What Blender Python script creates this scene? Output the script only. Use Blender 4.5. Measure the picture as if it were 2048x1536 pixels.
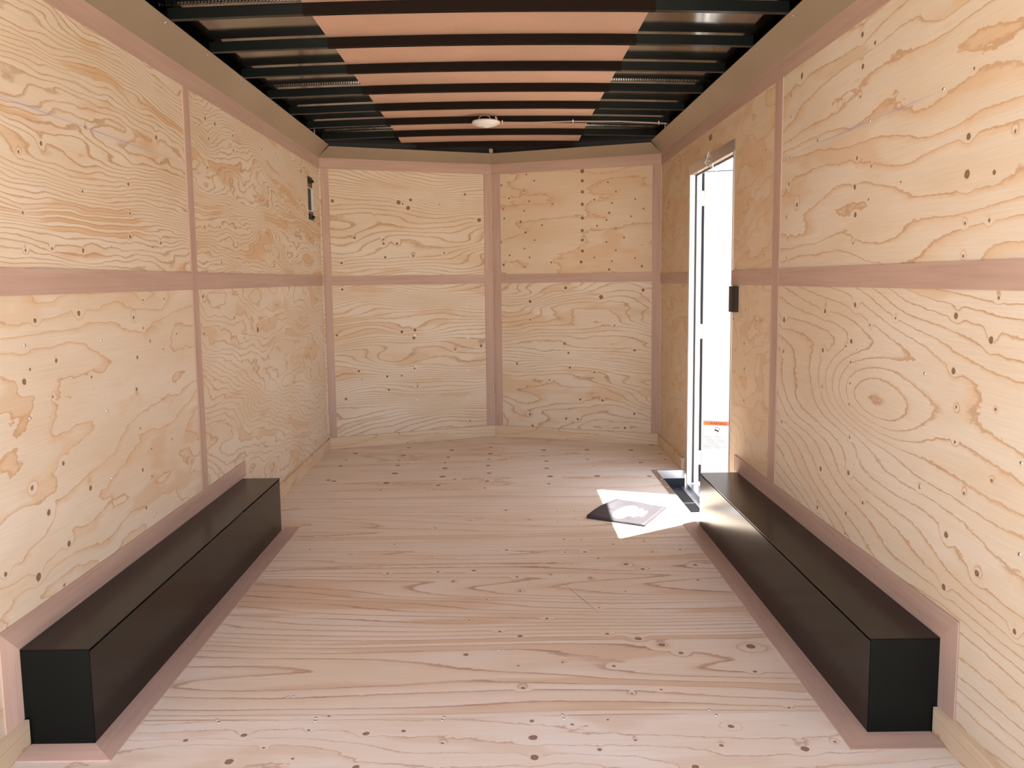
import bpy, bmesh, math, random
from mathutils import Matrix, Vector

S = bpy.context.scene
C = S.collection
for o in list(bpy.data.objects):
    bpy.data.objects.remove(o)

# ---------------------------------------------------------------- camera
YAW, PITCH, ROLL, CAM_H = -.0034, -.1027, -.0125, 1.215
def cam_rot():
    cy, sy = math.cos(YAW), math.sin(YAW)
    ca, sa = math.cos(PITCH), math.sin(PITCH)
    cr, sr = math.cos(ROLL), math.sin(ROLL)
    R1 = Matrix(((cy, sy, 0), (-sy, cy, 0), (0, 0, 1)))
    R2 = Matrix(((1, 0, 0), (0, ca, sa), (0, -sa, ca)))
    R3 = Matrix(((cr, 0, sr), (0, 1, 0), (-sr, 0, cr)))
    return R3 @ R2 @ R1
_m = cam_rot()
cam = bpy.data.cameras.new('camera'); camo = bpy.data.objects.new('camera', cam); C.objects.link(camo)
r, f, u = _m[0], _m[1], _m[2]
camo.matrix_world = Matrix(((r[0], u[0], -f[0], 0), (r[1], u[1], -f[1], 0), (r[2], u[2], -f[2], CAM_H), (0, 0, 0, 1)))
cam.sensor_fit = 'HORIZONTAL'; cam.sensor_width = 36; cam.lens = 1600 / 2048 * 36
cam.shift_x = 14.66 / 2048; cam.shift_y = -43.37 / 2048
cam.clip_start = .05; cam.clip_end = 300
S.camera = camo

# ---------------------------------------------------------------- sky, sun, exposure
SUN_DIR = Vector((-.66, -.381, -1.83)).normalized()      # the way the light travels
w = bpy.data.worlds.new('sky'); S.world = w; w.use_nodes = True
nt = w.node_tree; nt.nodes.clear()
sky = nt.nodes.new('ShaderNodeTexSky'); sky.sky_type = 'NISHITA'; sky.sun_disc = False
sky.sun_elevation = math.asin(-SUN_DIR.z); sky.sun_rotation = math.atan2(-SUN_DIR.x, -SUN_DIR.y)
sky.dust_density = 2.0; sky.air_density = 1.0
mixs = nt.nodes.new('ShaderNodeMix'); mixs.data_type = 'RGBA'; mixs.inputs[0].default_value = .45
mixs.inputs[7].default_value = (5.0, 5.1, 5.3, 1)         # thin bright haze over the blue
bg = nt.nodes.new('ShaderNodeBackground'); bg.inputs[1].default_value = .19
wo = nt.nodes.new('ShaderNodeOutputWorld')
nt.links.new(sky.outputs[0], mixs.inputs[6]); nt.links.new(mixs.outputs[2], bg.inputs[0]); nt.links.new(bg.outputs[0], wo.inputs[0])
sun = bpy.data.lights.new('sun', 'SUN'); sun.energy = 10.0; sun.angle = math.radians(.6); sun.color = (1, .96, .90)
suno = bpy.data.objects.new('sun', sun); C.objects.link(suno)
suno.rotation_euler = SUN_DIR.to_track_quat('-Z', 'Y').to_euler(); suno.location = (6, 8, 14)
S.view_settings.view_transform = 'Standard'; S.view_settings.look = 'None'
S.view_settings.gamma = 1; S.view_settings.use_curve_mapping = False
S.view_settings.exposure = 1.72

# ---------------------------------------------------------------- measured data
KN = {
    'LN_lo': '2.13,0.96,9 2.29,1,7 2.2,1.12,6 2.43,1.13,8 2.79,1.1,6 2.86,1.06,5 2.8,0.96,7 2.78,0.85,7 2.79,0.71,5 2.87,1.16,5 2.87,0.62,5 2.79,0.56,7 2.86,0.52,5 2.29,0.7,6 2.13,0.67,7 2.43,0.59,8 3.05,1.16,5 2.26,0.9,4 2.48,0.93,3 2.16,0.99,4 3.05,0.62,5 2.91,1.01,4 3.15,1.02,3 3.02,0.97,3 2.2,0.58,8 2.29,0.46,9 2.8,0.42,7 2.13,0.42,11 1.99,0.48,7 2.25,0.35,4',
    'LF_lo': '3.45,1.16,9 3.84,1.05,7 3.44,1,6 3.98,0.94,5 4.2,0.97,16 4.6,0.83,6 3.76,0.85,5 3.54,0.79,4 4.07,0.72,5 5.09,0.98,5 4.78,0.54,4 3.64,0.59,5 4.34,0.44,5',
    'RN_lo': '2.6,1.12,8 2.84,1.09,9 3.25,1.04,10 2.49,1.06,5 2.62,1,8 2.85,0.95,8 3.25,0.91,6 2.62,0.93,5 2.02,1.11,9 1.87,1.06,9 2.02,0.97,9 2,0.88,5 2,0.79,5 1.85,1.16,3 2.61,0.68,5 2.61,0.56,8 2.84,0.52,9 2.5,0.49,6 2.86,0.37,7 2.16,0.63,4 1.95,0.67,4 2.62,0.86,3 2.62,0.79,3 2.85,0.82,3 3.25,0.62,6 1.84,0.9,2 1.84,0.73,2 2.33,1.09,4 2.66,0.98,3 2.62,0.42,7 2.62,0.35,5 2.02,0.54,9 1.88,0.49,9 2.02,0.4,9 1.73,0.41,6',
    'RN_up': '2.61,1.97,8 3.12,1.97,10 2.52,1.92,6 2.6,1.87,8 2.62,1.59,7 2.52,1.55,5 2.63,1.5,8 2.62,1.41,8 2,1.55,9 2,1.46,10 1.89,1.45,7 2,1.34,5 1.9,1.34,4 3.14,1.49,8 3.23,1.92,5 3.23,1.84,5 3.22,1.75,5 3.23,1.68,5 3.23,1.58,6 3.25,1.45,5 3.23,1.37,5 3.24,1.29,5 1.99,1.71,4 2.61,1.78,5 2.53,1.45,4 2.33,1.48,4 2.63,1.32,3 1.82,1.53,3 2,1.26,3 2.95,1.7,5',
    'LN_up': '2.29,1.61,6 2.18,1.57,5 3.06,1.76,8 2.81,1.56,6 2.5,1.5,5 2.81,1.46,5 2.8,1.38,7 3.05,1.37,6 2.31,1.32,4 2.48,1.32,6 2.18,1.41,4 2.18,1.31,3 2.54,1.7,4',
    'LF_up': '3.58,1.93,9 3.7,1.93,9 3.51,1.89,5 3.94,1.92,6 3.61,1.85,6 3.94,1.85,7 3.58,1.72,7 5.26,1.93,10 4.41,1.93,6 3.51,1.46,7 3.7,1.47,7 3.94,1.41,5 3.7,1.31,6 3.96,1.3,5 3.51,1.27,4',
    'NL_up': '0.09,1.79,11 0.57,1.79,13 0.66,1.81,11 0.64,1.75,15 1.19,1.67,15 1.08,1.86,8 0.24,1.53,9 0.55,1.49,8 0.45,1.49,8 0.14,1.35,9 0.46,1.39,8 0.67,1.4,8 0.91,1.42,6 0.45,1.52,6 0.6,1.78,6 0.39,1.7,4 0.88,1.78,5',
    'NL_lo': '0.14,1.16,8 0.57,0.84,11 0.67,0.85,11 0.66,0.79,11 0.09,0.83,9 0.24,0.56,9 0.45,0.51,8 0.56,0.51,7 0.46,0.41,8 0.68,0.42,6 0.14,0.36,8 1.19,0.71,11 0.66,0.56,7 1.09,0.13,6 0.26,0.5,5 0.98,0.69,6',
    'NR_up': '0.71,2,13 0.71,1.93,11 0.71,1.85,12 0.71,1.76,12 0.71,1.66,11 0.71,1.57,11 0.71,1.5,11 0.71,1.42,11 0.7,1.34,12 0.28,2,7 0.34,1.95,7 0.08,1.93,7 0.26,1.88,7 0.14,1.83,7 0.3,1.8,7 0.48,1.77,7 0.09,1.75,7 0.26,1.73,7 0.1,1.68,7 0.23,1.65,9 0.4,1.62,7 0.27,1.57,9 0.34,1.51,7 0.07,1.5,7 0.26,1.45,7 0.14,1.4,7 0.3,1.38,7 0.47,1.34,7 0.09,1.33,8 0.26,1.31,7 0.97,2.02,7 0.9,1.91,7 0.96,1.84,7 0.8,1.79,7 0.93,1.76,7 1.1,1.78,7 1.16,1.71,7 0.91,1.69,8 1.07,1.66,7 0.89,1.64,7 0.82,1.6,7 0.96,1.58,7 0.89,1.48,7 1.02,1.51,7 0.96,1.42,7 0.8,1.37,7 0.93,1.34,7 1.1,1.36,7 0.91,1.28,8 1.15,1.3,8',
    'NR_lo': '0.58,1.15,11 0.85,1.08,14 0.3,1.05,12 1.16,1.13,11 0.57,0.73,8 0.6,0.66,8 0.19,0.57,8 0.61,0.55,8 0.69,0.31,8 0.86,0.31,8 0.8,0.52,6 1.1,0.69,8 0.3,0.91,6 0.95,0.87,7 0.45,0.45,6 0.58,0.16,9 0.67,0.16,9 0.29,0.18,8 1.03,0.11,8 1.1,0.22,9 0.31,0.09,8',
    'RF_lo': '3.78,0.9,7 3.77,0.78,7 3.77,0.63,7 3.92,0.75,5 3.99,0.57,5 3.77,1.06,5 3.96,1.01,6 5.55,1.09,7 5.11,1.07,6 5.55,0.93,7 5.37,0.73,7 5.52,0.51,7 5.12,0.26,6 5.57,0.13,7',
    'RF_up': '3.91,1.53,4 3.91,1.43,4 3.52,1.31,4 3.52,1.76,3 4.37,1.99,5 5.36,1.99,6 5.22,1.96,6 5.04,1.94,6 5.52,1.89,6 5.51,1.56,6 5.35,1.52,6 5.2,1.5,6 5.03,1.48,6 5.52,1.44,6 5.66,1.75,6',
    'F0': '0.07,2.1,7 0.07,2.02,10 0.07,1.93,11 0.18,2.08,4 0.28,2.1,4 0.24,1.96,6 0.56,1.97,6 0.61,2.06,9 0.77,1.95,10 0.47,1.88,9 0.34,2,2 0.86,1.98,3 -0.71,2.05,9 -0.86,2.03,6 -0.64,1.99,5 -0.71,1.93,10 -0.38,2.05,9 -0.28,2.06,6 -0.17,2,5 -0.38,1.9,8 -0.55,1.94,4 -0.54,2.07,5',
    'F1': '0.52,3.31,10 0.58,3.25,8 0.81,3.29,8 0.78,3.12,6 0.19,3.2,5 -0.13,3.26,8 0.05,3.18,6 0.35,3.16,6 0.06,3.03,6 -0.07,2.95,5 0.15,2.77,7 -0.02,2.67,7 0.05,2.63,8 0.35,2.64,7 0.45,2.6,11 0.52,2.55,11 0.35,2.86,5 -0.13,2.77,5 0.47,3.01,4 0.81,2.53,14 0.57,2.49,9 0.18,2.44,5 -0.13,2.5,8 0.04,2.42,5 0.34,2.41,6 0.05,2.28,6 0.46,2.26,4 0.37,2.24,3 0.77,2.36,6 0.8,2.15,4 -0.5,2.14,5 -0.49,3.24,6 -0.28,3.25,7 -0.21,3.14,7',
    'F2': '0.01,4.14,8 -0.17,3.97,7 0.13,3.97,6 0.28,4.1,5 0.37,4.11,5 0.36,3.97,5 0.01,3.94,4 0.27,3.92,5 0.37,3.87,4 0.01,3.51,7 0.28,3.65,7 0.36,3.64,5 0.27,3.47,7 0.36,3.47,8 0.5,3.57,6 0.65,3.61,6 0.66,3.46,6 0.79,3.49,7 0.41,3.39,6 -0.51,3.61,5 -0.69,4.11,5 -0.34,3.85,6 -0.32,3.44,5 -0.69,3.48,5 -0.89,3.56,6',
    'F3': '-0.69,5.77,16 -0.37,5.67,18 -0.09,5.76,14 0.29,5.63,18 0.6,5.62,18 0.91,5.59,17 1.09,5.76,18 -0.7,5.51,17 -0.38,5.44,14 -0.09,5.53,17 0.28,5.44,10 0.57,5.32,10 0.89,5.36,7 1.09,5.46,10 1.09,5.28,10 -0.71,5.35,10 -0.39,5.27,10 -0.1,5.36,10 0.29,5.28,13 0.91,5.2,15 -1.08,5.22,15 -0.7,5.21,15 -0.38,5.11,19 -0.1,5.17,16 0.28,5.07,16 -0.69,4.99,19 -0.09,4.96,16 0.59,5.11,6 -0.38,4.89,20 0.29,4.86,18 0.58,4.85,18 0.9,4.83,15 -0.3,4.82,12 -0.1,4.76,16 -0.71,4.75,18 0.27,4.68,12 -1.08,4.84,15 -1.04,4.81,14 -0.39,4.68,13 -0.11,4.6,9 -0.72,4.59,9 -1.05,5.6,21 -1.08,5.4,10',
}
SCR = {
    'L': [(2.144, 1.056), (2.557, 1.038), (2.563, 0.81), (2.144, 0.858), (2.568, 0.586)],
    'R': [(2.571, 0.976), (2.157, 0.947), (1.739, 0.796), (2.123, 1.691), (2.538, 1.691), (1.728, 0.591), (2.568, 0.599), (2.156, 0.633)],
    'NL': [(1.076, 1.013), (1.085, 0.774), (1.078, 0.52), (1.081, 0.309), (0.673, 0.318), (0.668, 0.81), (0.668, 0.576)],
    'F': [(-0.81, 2.13), (-0.801, 2.115), (-0.534, 2.131), (-0.533, 2.116), (-0.175, 2.127), (-0.179, 2.111), (0.156, 2.131), (0.16, 2.11), (0.194, 3.341), (0.613, 3.331), (0.587, 2.823), (0.709, 2.834), (0.288, 2.535), (-0.026, 2.859), (-0.735, 3.761), (-0.543, 3.331), (-0.228, 3.334), (-0.353, 3.049), (-0.791, 2.941), (-0.781, 2.526), (-0.644, 2.248), (-0.628, 2.251), (-0.711, 2.622), (-0.025, 2.53), (0.573, 2.145), (0.585, 2.117)],
}
LOGO = [(0.555, 3.993), (0.566, 4.04), (0.587, 4.079), (0.605, 4.101), (0.637, 4.14), (0.675, 4.152), (0.697, 4.142), (0.708, 4.114), (0.705, 4.082), (0.713, 4.091), (0.726, 4.099), (0.732, 4.086), (0.727, 4.062), (0.748, 4.054), (0.737, 4.019), (0.721, 3.985), (0.703, 3.952), (0.689, 3.953), (0.686, 3.97), (0.657, 3.946), (0.648, 3.95), (0.646, 3.972), (0.625, 3.964), (0.607, 3.944), (0.587, 3.928), (0.567, 3.937), (0.557, 3.959)]

XL, XR = -1.279, 1.150            # inner faces of the side wall sheets
YR, YC = .905, 5.766              # rear opening, start of the nose
AX, AY = -.062, 6.206             # apex of the nose
TOP = 2.09

# ---------------------------------------------------------------- helpers
def tag(o, label=None, cat=None, group=None, kind=None):
    if label: o['label'] = label
    if cat: o['category'] = cat
    if group: o['group'] = group
    if kind: o['kind'] = kind
    return o

def empty(name, loc=(0, 0, 0), rz=0, parent=None):
    o = bpy.data.objects.new(name, None); C.objects.link(o)
    o.location = loc; o.rotation_euler = (0, 0, rz); o.empty_display_size = .1
    if parent: o.parent = parent
    return o

class MB:
    def __init__(s): s.v = []; s.f = []; s.mi = []
    def add(s, vs, fs, mi=0):
        b = len(s.v); s.v += [tuple(p) for p in vs]; s.f += [tuple(b + i for i in q) for q in fs]; s.mi += [mi] * len(fs); return s
    def box(s, x0, x1, y0, y1, z0, z1, mi=0):
        x0, x1 = min(x0, x1), max(x0, x1); y0, y1 = min(y0, y1), max(y0, y1); z0, z1 = min(z0, z1), max(z0, z1)
        return s.add([(x0, y0, z0), (x1, y0, z0), (x1, y1, z0), (x0, y1, z0), (x0, y0, z1), (x1, y0, z1), (x1, y1, z1), (x0, y1, z1)],
                     [(3, 2, 1, 0), (4, 5, 6, 7), (0, 1, 5, 4), (1, 2, 6, 5), (2, 3, 7, 6), (3, 0, 4, 7)], mi)
    def prism(s, pts, a, b, ax='z', mi=0):
        "polygon pts swept between a and b along ax; pts in the other two axes in order"
        def P(p, t):
            if ax == 'z': return (p[0], p[1], t)
            if ax == 'y': return (p[0], t, p[1])
            return (t, p[0], p[1])
        n = len(pts)
        vs = [P(p, a) for p in pts] + [P(p, b) for p in pts]
        fs = [tuple(range(n)), tuple(range(2 * n - 1, n - 1, -1))] + [(i, i + n, (i + 1) % n + n, (i + 1) % n) for i in range(n)]
        return s.add(vs, fs, mi)
    def hexa(s, b4, t4, mi=0):
        return s.add(list(b4) + list(t4), [(3, 2, 1, 0), (4, 5, 6, 7), (0, 1, 5, 4), (1, 2, 6, 5), (2, 3, 7, 6), (3, 0, 4, 7)], mi)
    def disc(s, c, n, r, hgt, k=10, dome=0, mi=0):
        n = Vector(n).normalized(); a = n.orthogonal().normalized(); b = n.cross(a); c = Vector(c)
        ring = [a * math.cos(2 * math.pi * i / k) + b * math.sin(2 * math.pi * i / k) for i in range(k)]
        vs = [c + q * r for q in ring] + [c + q * r * (.75 if dome else 1) + n * hgt for q in ring] + [c + n * (hgt + dome)]
        fs = [(i, (i + 1) % k, (i + 1) % k + k, i + k) for i in range(k)] + [(i + k, (i + 1) % k + k, 2 * k) for i in range(k)] + [tuple(range(k - 1, -1, -1))]
        return s.add(vs, fs, mi)
    def tube(s, pts, r, k=8, mi=0):
        pts = [Vector(p) for p in pts]; rings = []; up = None
        for i, p in enumerate(pts):
            t = (pts[min(i + 1, len(pts) - 1)] - pts[max(i - 1, 0)]).normalized()
            a = t.orthogonal().normalized() if up is None else (up - t * up.dot(t)).normalized()
            up = a; b = t.cross(a)
            rings.append([p + (a * math.cos(2 * math.pi * j / k) + b * math.sin(2 * math.pi * j / k)) * r for j in range(k)])
        vs = [q for R in rings for q in R]; n = len(pts)
        fs = [(i * k + j, i * k + (j + 1) % k, (i + 1) * k + (j + 1) % k, (i + 1) * k + j) for i in range(n - 1) for j in range(k)]
        fs += [tuple(range(k - 1, -1, -1)), tuple((n - 1) * k + j for j in range(k))]
        return s.add(vs, fs, mi)
    def lathe(s, prof, c=(0, 0, 0), k=24, mi=0):
        vs = []; n = len(prof)
        for r, z in prof:
            vs += [(c[0] + r * math.cos(2 * math.pi * j / k), c[1] + r * math.sin(2 * math.pi * j / k), c[2] + z) for j in range(k)]
        fs = [(i * k + j, i * k + (j + 1) % k, (i + 1) * k + (j + 1) % k, (i + 1) * k + j) for i in range(n - 1) for j in range(k)]
        fs += [tuple(range(k)), tuple((n - 1) * k + j for j in range(k - 1, -1, -1))]
        return s.add(vs, fs, mi)
    def build(s, name, mats, parent=None, loc=None, rz=0, bevel=0, smooth=False, mw=None):
        me = bpy.data.meshes.new(name); me.from_pydata(s.v, [], s.f)
        for m in (mats if isinstance(mats, (list, tuple)) else [mats]): me.materials.append(m)
        me.polygons.foreach_set('material_index', s.mi)
        bm = bmesh.new(); bm.from_mesh(me); bmesh.ops.recalc_face_normals(bm, faces=bm.faces)
        if bevel:
            bmesh.ops.bevel(bm, geom=list(bm.edges), offset=bevel, segments=2, profile=.6, affect='EDGES')
        bm.to_mesh(me); bm.free()
        if smooth: me.polygons.foreach_set('use_smooth', [True] * len(me.polygons))
        o = bpy.data.objects.new(name, me); C.objects.link(o)
        if loc: o.location = loc
        if rz: o.rotation_euler = (0, 0, rz)
        if parent: o.parent = parent
        return o

# ---------------------------------------------------------------- materials
class N:
    def __init__(s, name):
        s.m = bpy.data.materials.new(name); s.m.use_nodes = True; s.t = s.m.node_tree; s.t.nodes.clear()
        s.o = s.t.nodes.new('ShaderNodeOutputMaterial'); s.b = s.n('BsdfPrincipled'); s.l(s.b.outputs[0], s.o.inputs[0])
    def n(s, ty, **kw):
        x = s.t.nodes.new('ShaderNode' + ty)
        for k, v in kw.items(): setattr(x, k, v)
        return x
    def l(s, a, b): s.t.links.new(a, b)
    def put(s, sock, v):
        if hasattr(v, 'is_output'): s.l(v, sock)
        elif v is not None: sock.default_value = v
    def math(s, op, a, b=None, c=None, clamp=False):
        x = s.n('Math', operation=op, use_clamp=clamp)
        for i, v in enumerate((a, b, c)): s.put(x.inputs[i], v)
        return x.outputs[0]
    def vmul(s, v, k, add=(0, 0, 0)):
        x = s.n('VectorMath', operation='MULTIPLY_ADD'); s.put(x.inputs[0], v); x.inputs[1].default_value = k; x.inputs[2].default_value = add
        return x.outputs[0]
    def noise(s, v, scale=(1, 1, 1), off=(0, 0, 0), detail=2, rough=.5, dist=0):
        x = s.n('TexNoise'); s.l(s.vmul(v, scale, off), x.inputs['Vector'])
        x.inputs['Scale'].default_value = 1; x.inputs['Detail'].default_value = detail; x.inputs['Roughness'].default_value = rough
        x.inputs['Distortion'].default_value = dist
        return x.outputs[0]
    def mr(s, v, a, b, c=0., d=1., smooth=False):
        x = s.n('MapRange'); x.interpolation_type = 'SMOOTHSTEP' if smooth else 'LINEAR'
        s.put(x.inputs[0], v)
        for i, q in enumerate((a, b, c, d)): s.put(x.inputs[i + 1], q)
        return x.outputs[0]
    def mix(s, f, a, b, mode='MIX'):
        x = s.n('Mix', data_type='RGBA', blend_type=mode); s.put(x.inputs[0], f); s.put(x.inputs[6], a); s.put(x.inputs[7], b)
        return x.outputs[2]
    def obj(s): return s.n('TexCoord').outputs['Object']
    def bump(s, h, st=.2, d=.01):
        x = s.n('Bump'); x.inputs['Strength'].default_value = st; x.inputs['Distance'].default_value = d
        s.l(h, x.inputs['Height']); s.l(x.outputs[0], s.b.inputs['Normal'])
    def set(s, **kw):
        for k, v in kw.items(): s.put(s.b.inputs[k.replace('_', ' ')], v)
        return s

def rgb(r, g, b): return (r, g, b, 1)

def simple(name, col, rough=.5, metal=0., spec=.5, emis=None, coat=0):
    q = N(name); q.set(Base_Color=rgb(*col), Roughness=rough, Metallic=metal)
    q.b.inputs['Specular IOR Level'].default_value = spec; q.b.inputs['Coat Weight'].default_value = coat
    return q.m

def plywood(name, seed, freq, tilt=1.0, amp=1.0, fine=.12, us=.7, vs=2.2, orange=.5, base=(.74, .59, .43), warm=(.66, .40, .20),
            dark=(.36, .21, .12), knots='', axes='xz', knotcol=(.10, .055, .035), lw=.1, slope=0., pins=1.0, linestr=.6, eyes=(), chalk=None, defl=.7, wob=.35, isl=.5, islmix=.45):
    q = N(name); oc = q.obj()
    sep = q.n('SeparateXYZ'); q.l(oc, sep.inputs[0]); cmb = q.n('CombineXYZ')
    U = sep.outputs[0]; V = sep.outputs[2] if axes == 'xz' else sep.outputs[1]
    q.l(U, cmb.inputs[0]); q.l(V, cmb.inputs[1]); P = cmb.outputs[0]
    sd = seed * 7.31
    # height field cut by the peeling knife: contour lines of it are the grain
    n1 = q.noise(P, (us, vs, 1), (sd, sd * .7, seed), 2.0, .45)
    n2 = q.noise(P, (us * 4.5, vs * 4, 1), (sd * 1.3, -sd, seed + 3), 2.5, .55)
    n3 = q.noise(P, (26, 60, 1), (sd, sd, 1), 2, .65)
    h = q.math('MULTIPLY', n1, amp * 1.6)
    h = q.math('MULTIPLY_ADD', n2, fine, h)
    h = q.math('MULTIPLY_ADD', V, tilt, h)
    if slope: h = q.math('MULTIPLY_ADD', U, slope, h)
    for (ex, ey, er, ea) in eyes:                      # broad eyes in the figure
        d_ = q.n('VectorMath', operation='LENGTH'); q.l(q.vmul(P, (1 / er, 3 / er, 0), (-ex / er, -3 * ey / er, 0)), d_.inputs[0])
        h = q.math('MULTIPLY_ADD', q.mr(d_.outputs['Value'], 0, 1, 1, 0, True), ea, h)
    t = q.math('MULTIPLY', h, freq)
    t = q.math('MULTIPLY_ADD', n3, wob, t)
    # knots
    K = [tuple(float(a) for a in k.split(',')) for k in knots.split()]
    dk = None
    if K:
        kw_ = q.n('VectorMath', operation='ADD')
        nn = q.n('TexNoise'); q.l(P, nn.inputs[0]); nn.inputs['Scale'].default_value = 60; nn.inputs['Detail'].default_value = 1
        q.l(P, kw_.inputs[0]); q.l(q.vmul(nn.outputs[1], (.006, .006, 0), (-.003, -.003, 0)), kw_.inputs[1])
        bins = {}
        for a, b, r_ in K:
            rb = min((4, 6, 8, 10.5, 14, 18), key=lambda z: abs(z - r_)); bins.setdefault(rb, []).append((a, b))
        for rb, L in bins.items():
            mn = None
            for a, b in L:
                d = q.n('VectorMath', operation='DISTANCE'); q.l(kw_.outputs[0], d.inputs[0]); d.inputs[1].default_value = (a, b, 0)
                mn = d.outputs['Value'] if mn is None else q.math('MINIMUM', mn, d.outputs['Value'])
            mn = q.math('MULTIPLY', mn, 1000 / rb / 1.15)
            dk = mn if dk is None else q.math('MINIMUM', dk, mn)
        amp_k = q.math('MULTIPLY', q.mr(q.noise(P, (2.3, 3.1, 1), (sd, 2, 4), 1, .5), .35, .65, .1, 1.), min(1.5, .4 + freq * .1) * defl)
        t = q.math('MULTIPLY_ADD', q.mr(dk, .6, 5.0, 1, 0, True), amp_k, t)
    fr = q.math('FRACT', t)
    msk = q.noise(P, (us * 1.7, vs * 1.6, 1), (-sd, sd * 2, 9), 2, .5)
    width = q.mr(msk, .35, .68, .10, .10 + .85 * orange)
    ramp = q.mr(fr, q.math('SUBTRACT', 1., width), 1.0, 0, 1)
    ramp = q.math('POWER', ramp, 1.3)
    tone = q.noise(P, (1.3, 4, 1), (sd, 0, 5), 3, .55)
    streak = q.noise(P, (5, 190, 1), (sd, 0, 2), 2, .6)
    c0 = q.mix(q.mr(tone, .35, .65, 0, 1), rgb(*base), rgb(base[0] * .93, base[1] * .87, base[2] * .78))
    wr = q.mix(q.mr(msk, .4, .6), rgb(*warm), rgb(warm[0] * 1.05, warm[1] * 1.15, warm[2] * 1.25))
    c1 = q.mix(q.math('MULTIPLY', ramp, .78), c0, wr)
    wn = q.n('TexWhiteNoise', noise_dimensions='1D'); q.l(q.math('ADD', q.math('FLOOR', t), seed * 17.), wn.inputs['W'])
    im = q.mr(q.noise(P, (us * 3.2, vs * 2.6, 1), (sd, -sd, 6), 2, .5), .50, .57)
    c1 = q.mix(q.math('MULTIPLY', q.math('MULTIPLY', q.mr(wn.outputs[0], 1 - isl, 1 - isl + .15), im), islmix), c1, rgb(warm[0] * .98, warm[1] * 1.02, warm[2] * 1.05))
    up_ = q.mr(fr, 1 - lw, 1 - lw * .35, 0, 1, True)
    dn_ = q.mr(fr, 1 - lw * .25, 1.0, 1, 0, True)
    lstr = q.mr(q.noise(P, (3, 9, 1), (1, sd, 8), 2, .5), .3, .65, .25, linestr)
    line = q.math('MULTIPLY', q.math('MULTIPLY', up_, dn_), lstr)
    c2 = q.mix(line, c1, rgb(*dark))
    c2 = q.mix(q.mr(streak, .35, .7, 0, .16), c2, rgb(base[0] * .6, base[1] * .5, base[2] * .42))
    # pin knots
    if pins:
        vo = q.n('TexVoronoi'); q.l(q.vmul(P, (6.5, 8.5, 0), (sd, 0, 0)), vo.inputs['Vector']); vo.inputs['Scale'].default_value = 1
        vo.inputs['Randomness'].default_value = .95
        sc = q.n('SeparateXYZ'); q.l(vo.outputs['Color'], sc.inputs[0])
        rr = q.mr(sc.outputs[0], 1 - .45 * pins, 1.0, .0, .034)
        pk = q.mr(q.math('SUBTRACT', vo.outputs['Distance'], rr), -.012, .004, .75, 0)
        pk = q.math('MULTIPLY', pk, q.math('GREATER_THAN', rr, .002))
        c2 = q.mix(pk, c2, rgb(*knotcol))
    if dk is not None:
        halo = q.mr(dk, 1.0, 2.6, .55, 0, True)
        c2 = q.mix(halo, c2, rgb(base[0] * .97, base[1] * .88, base[2] * .78))
        core = q.mr(dk, .75, 1.12, 1, 0, True)
        inner = q.mr(dk, .0, .85, 0, 1)
        kc = q.mix(inner, rgb(knotcol[0] * 2.3, knotcol[1] * 2.2, knotcol[2] * 2.0), rgb(*knotcol))
        c2 = q.mix(q.math('MULTIPLY', core, .88), c2, kc)
    if chalk:                                          # snapped blue chalk line, patchy
        cl = q.mr(q.math('ABSOLUTE', q.math('SUBTRACT', V, chalk)), .0008, .003, 1, 0)
        cl2 = q.mr(q.math('ABSOLUTE', q.math('SUBTRACT', V, chalk)), .0, .022, .16, 0)
        pt = q.mr(q.noise(P, (2.2, 1, 1), (sd, 0, 3), 3, .6), .4, .6, .1, .75)
        c2 = q.mix(q.math('MULTIPLY', q.math('MAXIMUM', cl, cl2), pt), c2, rgb(.36, .36, .55))
    q.set(Base_Color=c2, Roughness=.62)
    q.b.inputs['Specular IOR Level'].default_value = .3
    q.bump(q.math('MULTIPLY_ADD', streak, .5, q.math('MULTIPLY', line, -1.)), .12, .002)
    return q.m

def luan(name, axis, tone=1.0):
    q = N(name); oc = q.obj()
    k = {'x': (3, 90, 90), 'y': (90, 3, 90), 'z': (90, 90, 3)}[axis]
    k2 = {'x': (1.2, 14, 14), 'y': (14, 1.2, 14), 'z': (14, 14, 1.2)}[axis]
    a = q.noise(oc, k, (3, 1, 7), 3, .6); b = q.noise(oc, k2, (1, 9, 4), 3, .55)
    c = q.mix(q.mr(b, .3, .7), rgb(.56 * tone, .40 * tone, .33 * tone), rgb(.48 * tone, .33 * tone, .265 * tone))
    c = q.mix(q.mr(a, .45, .8, 0, .28), c, rgb(.30 * tone, .18 * tone, .13 * tone))
    q.set(Base_Color=c, Roughness=.6); q.b.inputs['Specular IOR Level'].default_value = .3
    q.bump(a, .08, .002)
    return q.m

M = {}
for a in 'xyz': M['luan_' + a] = luan('luan_' + a, a)
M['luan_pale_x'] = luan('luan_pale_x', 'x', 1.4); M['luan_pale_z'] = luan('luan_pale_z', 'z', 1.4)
M['edge'] = simple('ply_edge', (.72, .52, .36), .7)
M['chrome'] = simple('zinc_screw', (.75, .76, .80), .28, 1.)
M['alu'] = simple('mill_aluminium', (.80, .80, .82), .32, 1.)
M['white_jamb'] = simple('white_jamb', (.78, .78, .80), .35)
M['white'] = simple('white_paint', (.72, .73, .75), .35)
M['plastic'] = simple('white_plastic', (.78, .76, .76), .4)
M['rubber'] = simple('black_rubber', (.010, .014, .018), .55)
M['black'] = simple('black_plastic', (.018, .014, .014), .45)
M['cable'] = simple('grey_cable', (.35, .27, .24), .5)
M['steel_frame'] = simple('painted_frame', (.03, .03, .035), .5)
M['navy'] = simple('dark_gasket_and_shade', (.01, .012, .02), .6)  # dark tone for the shaded hinge gap, shaded well end and leaf gasket
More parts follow.
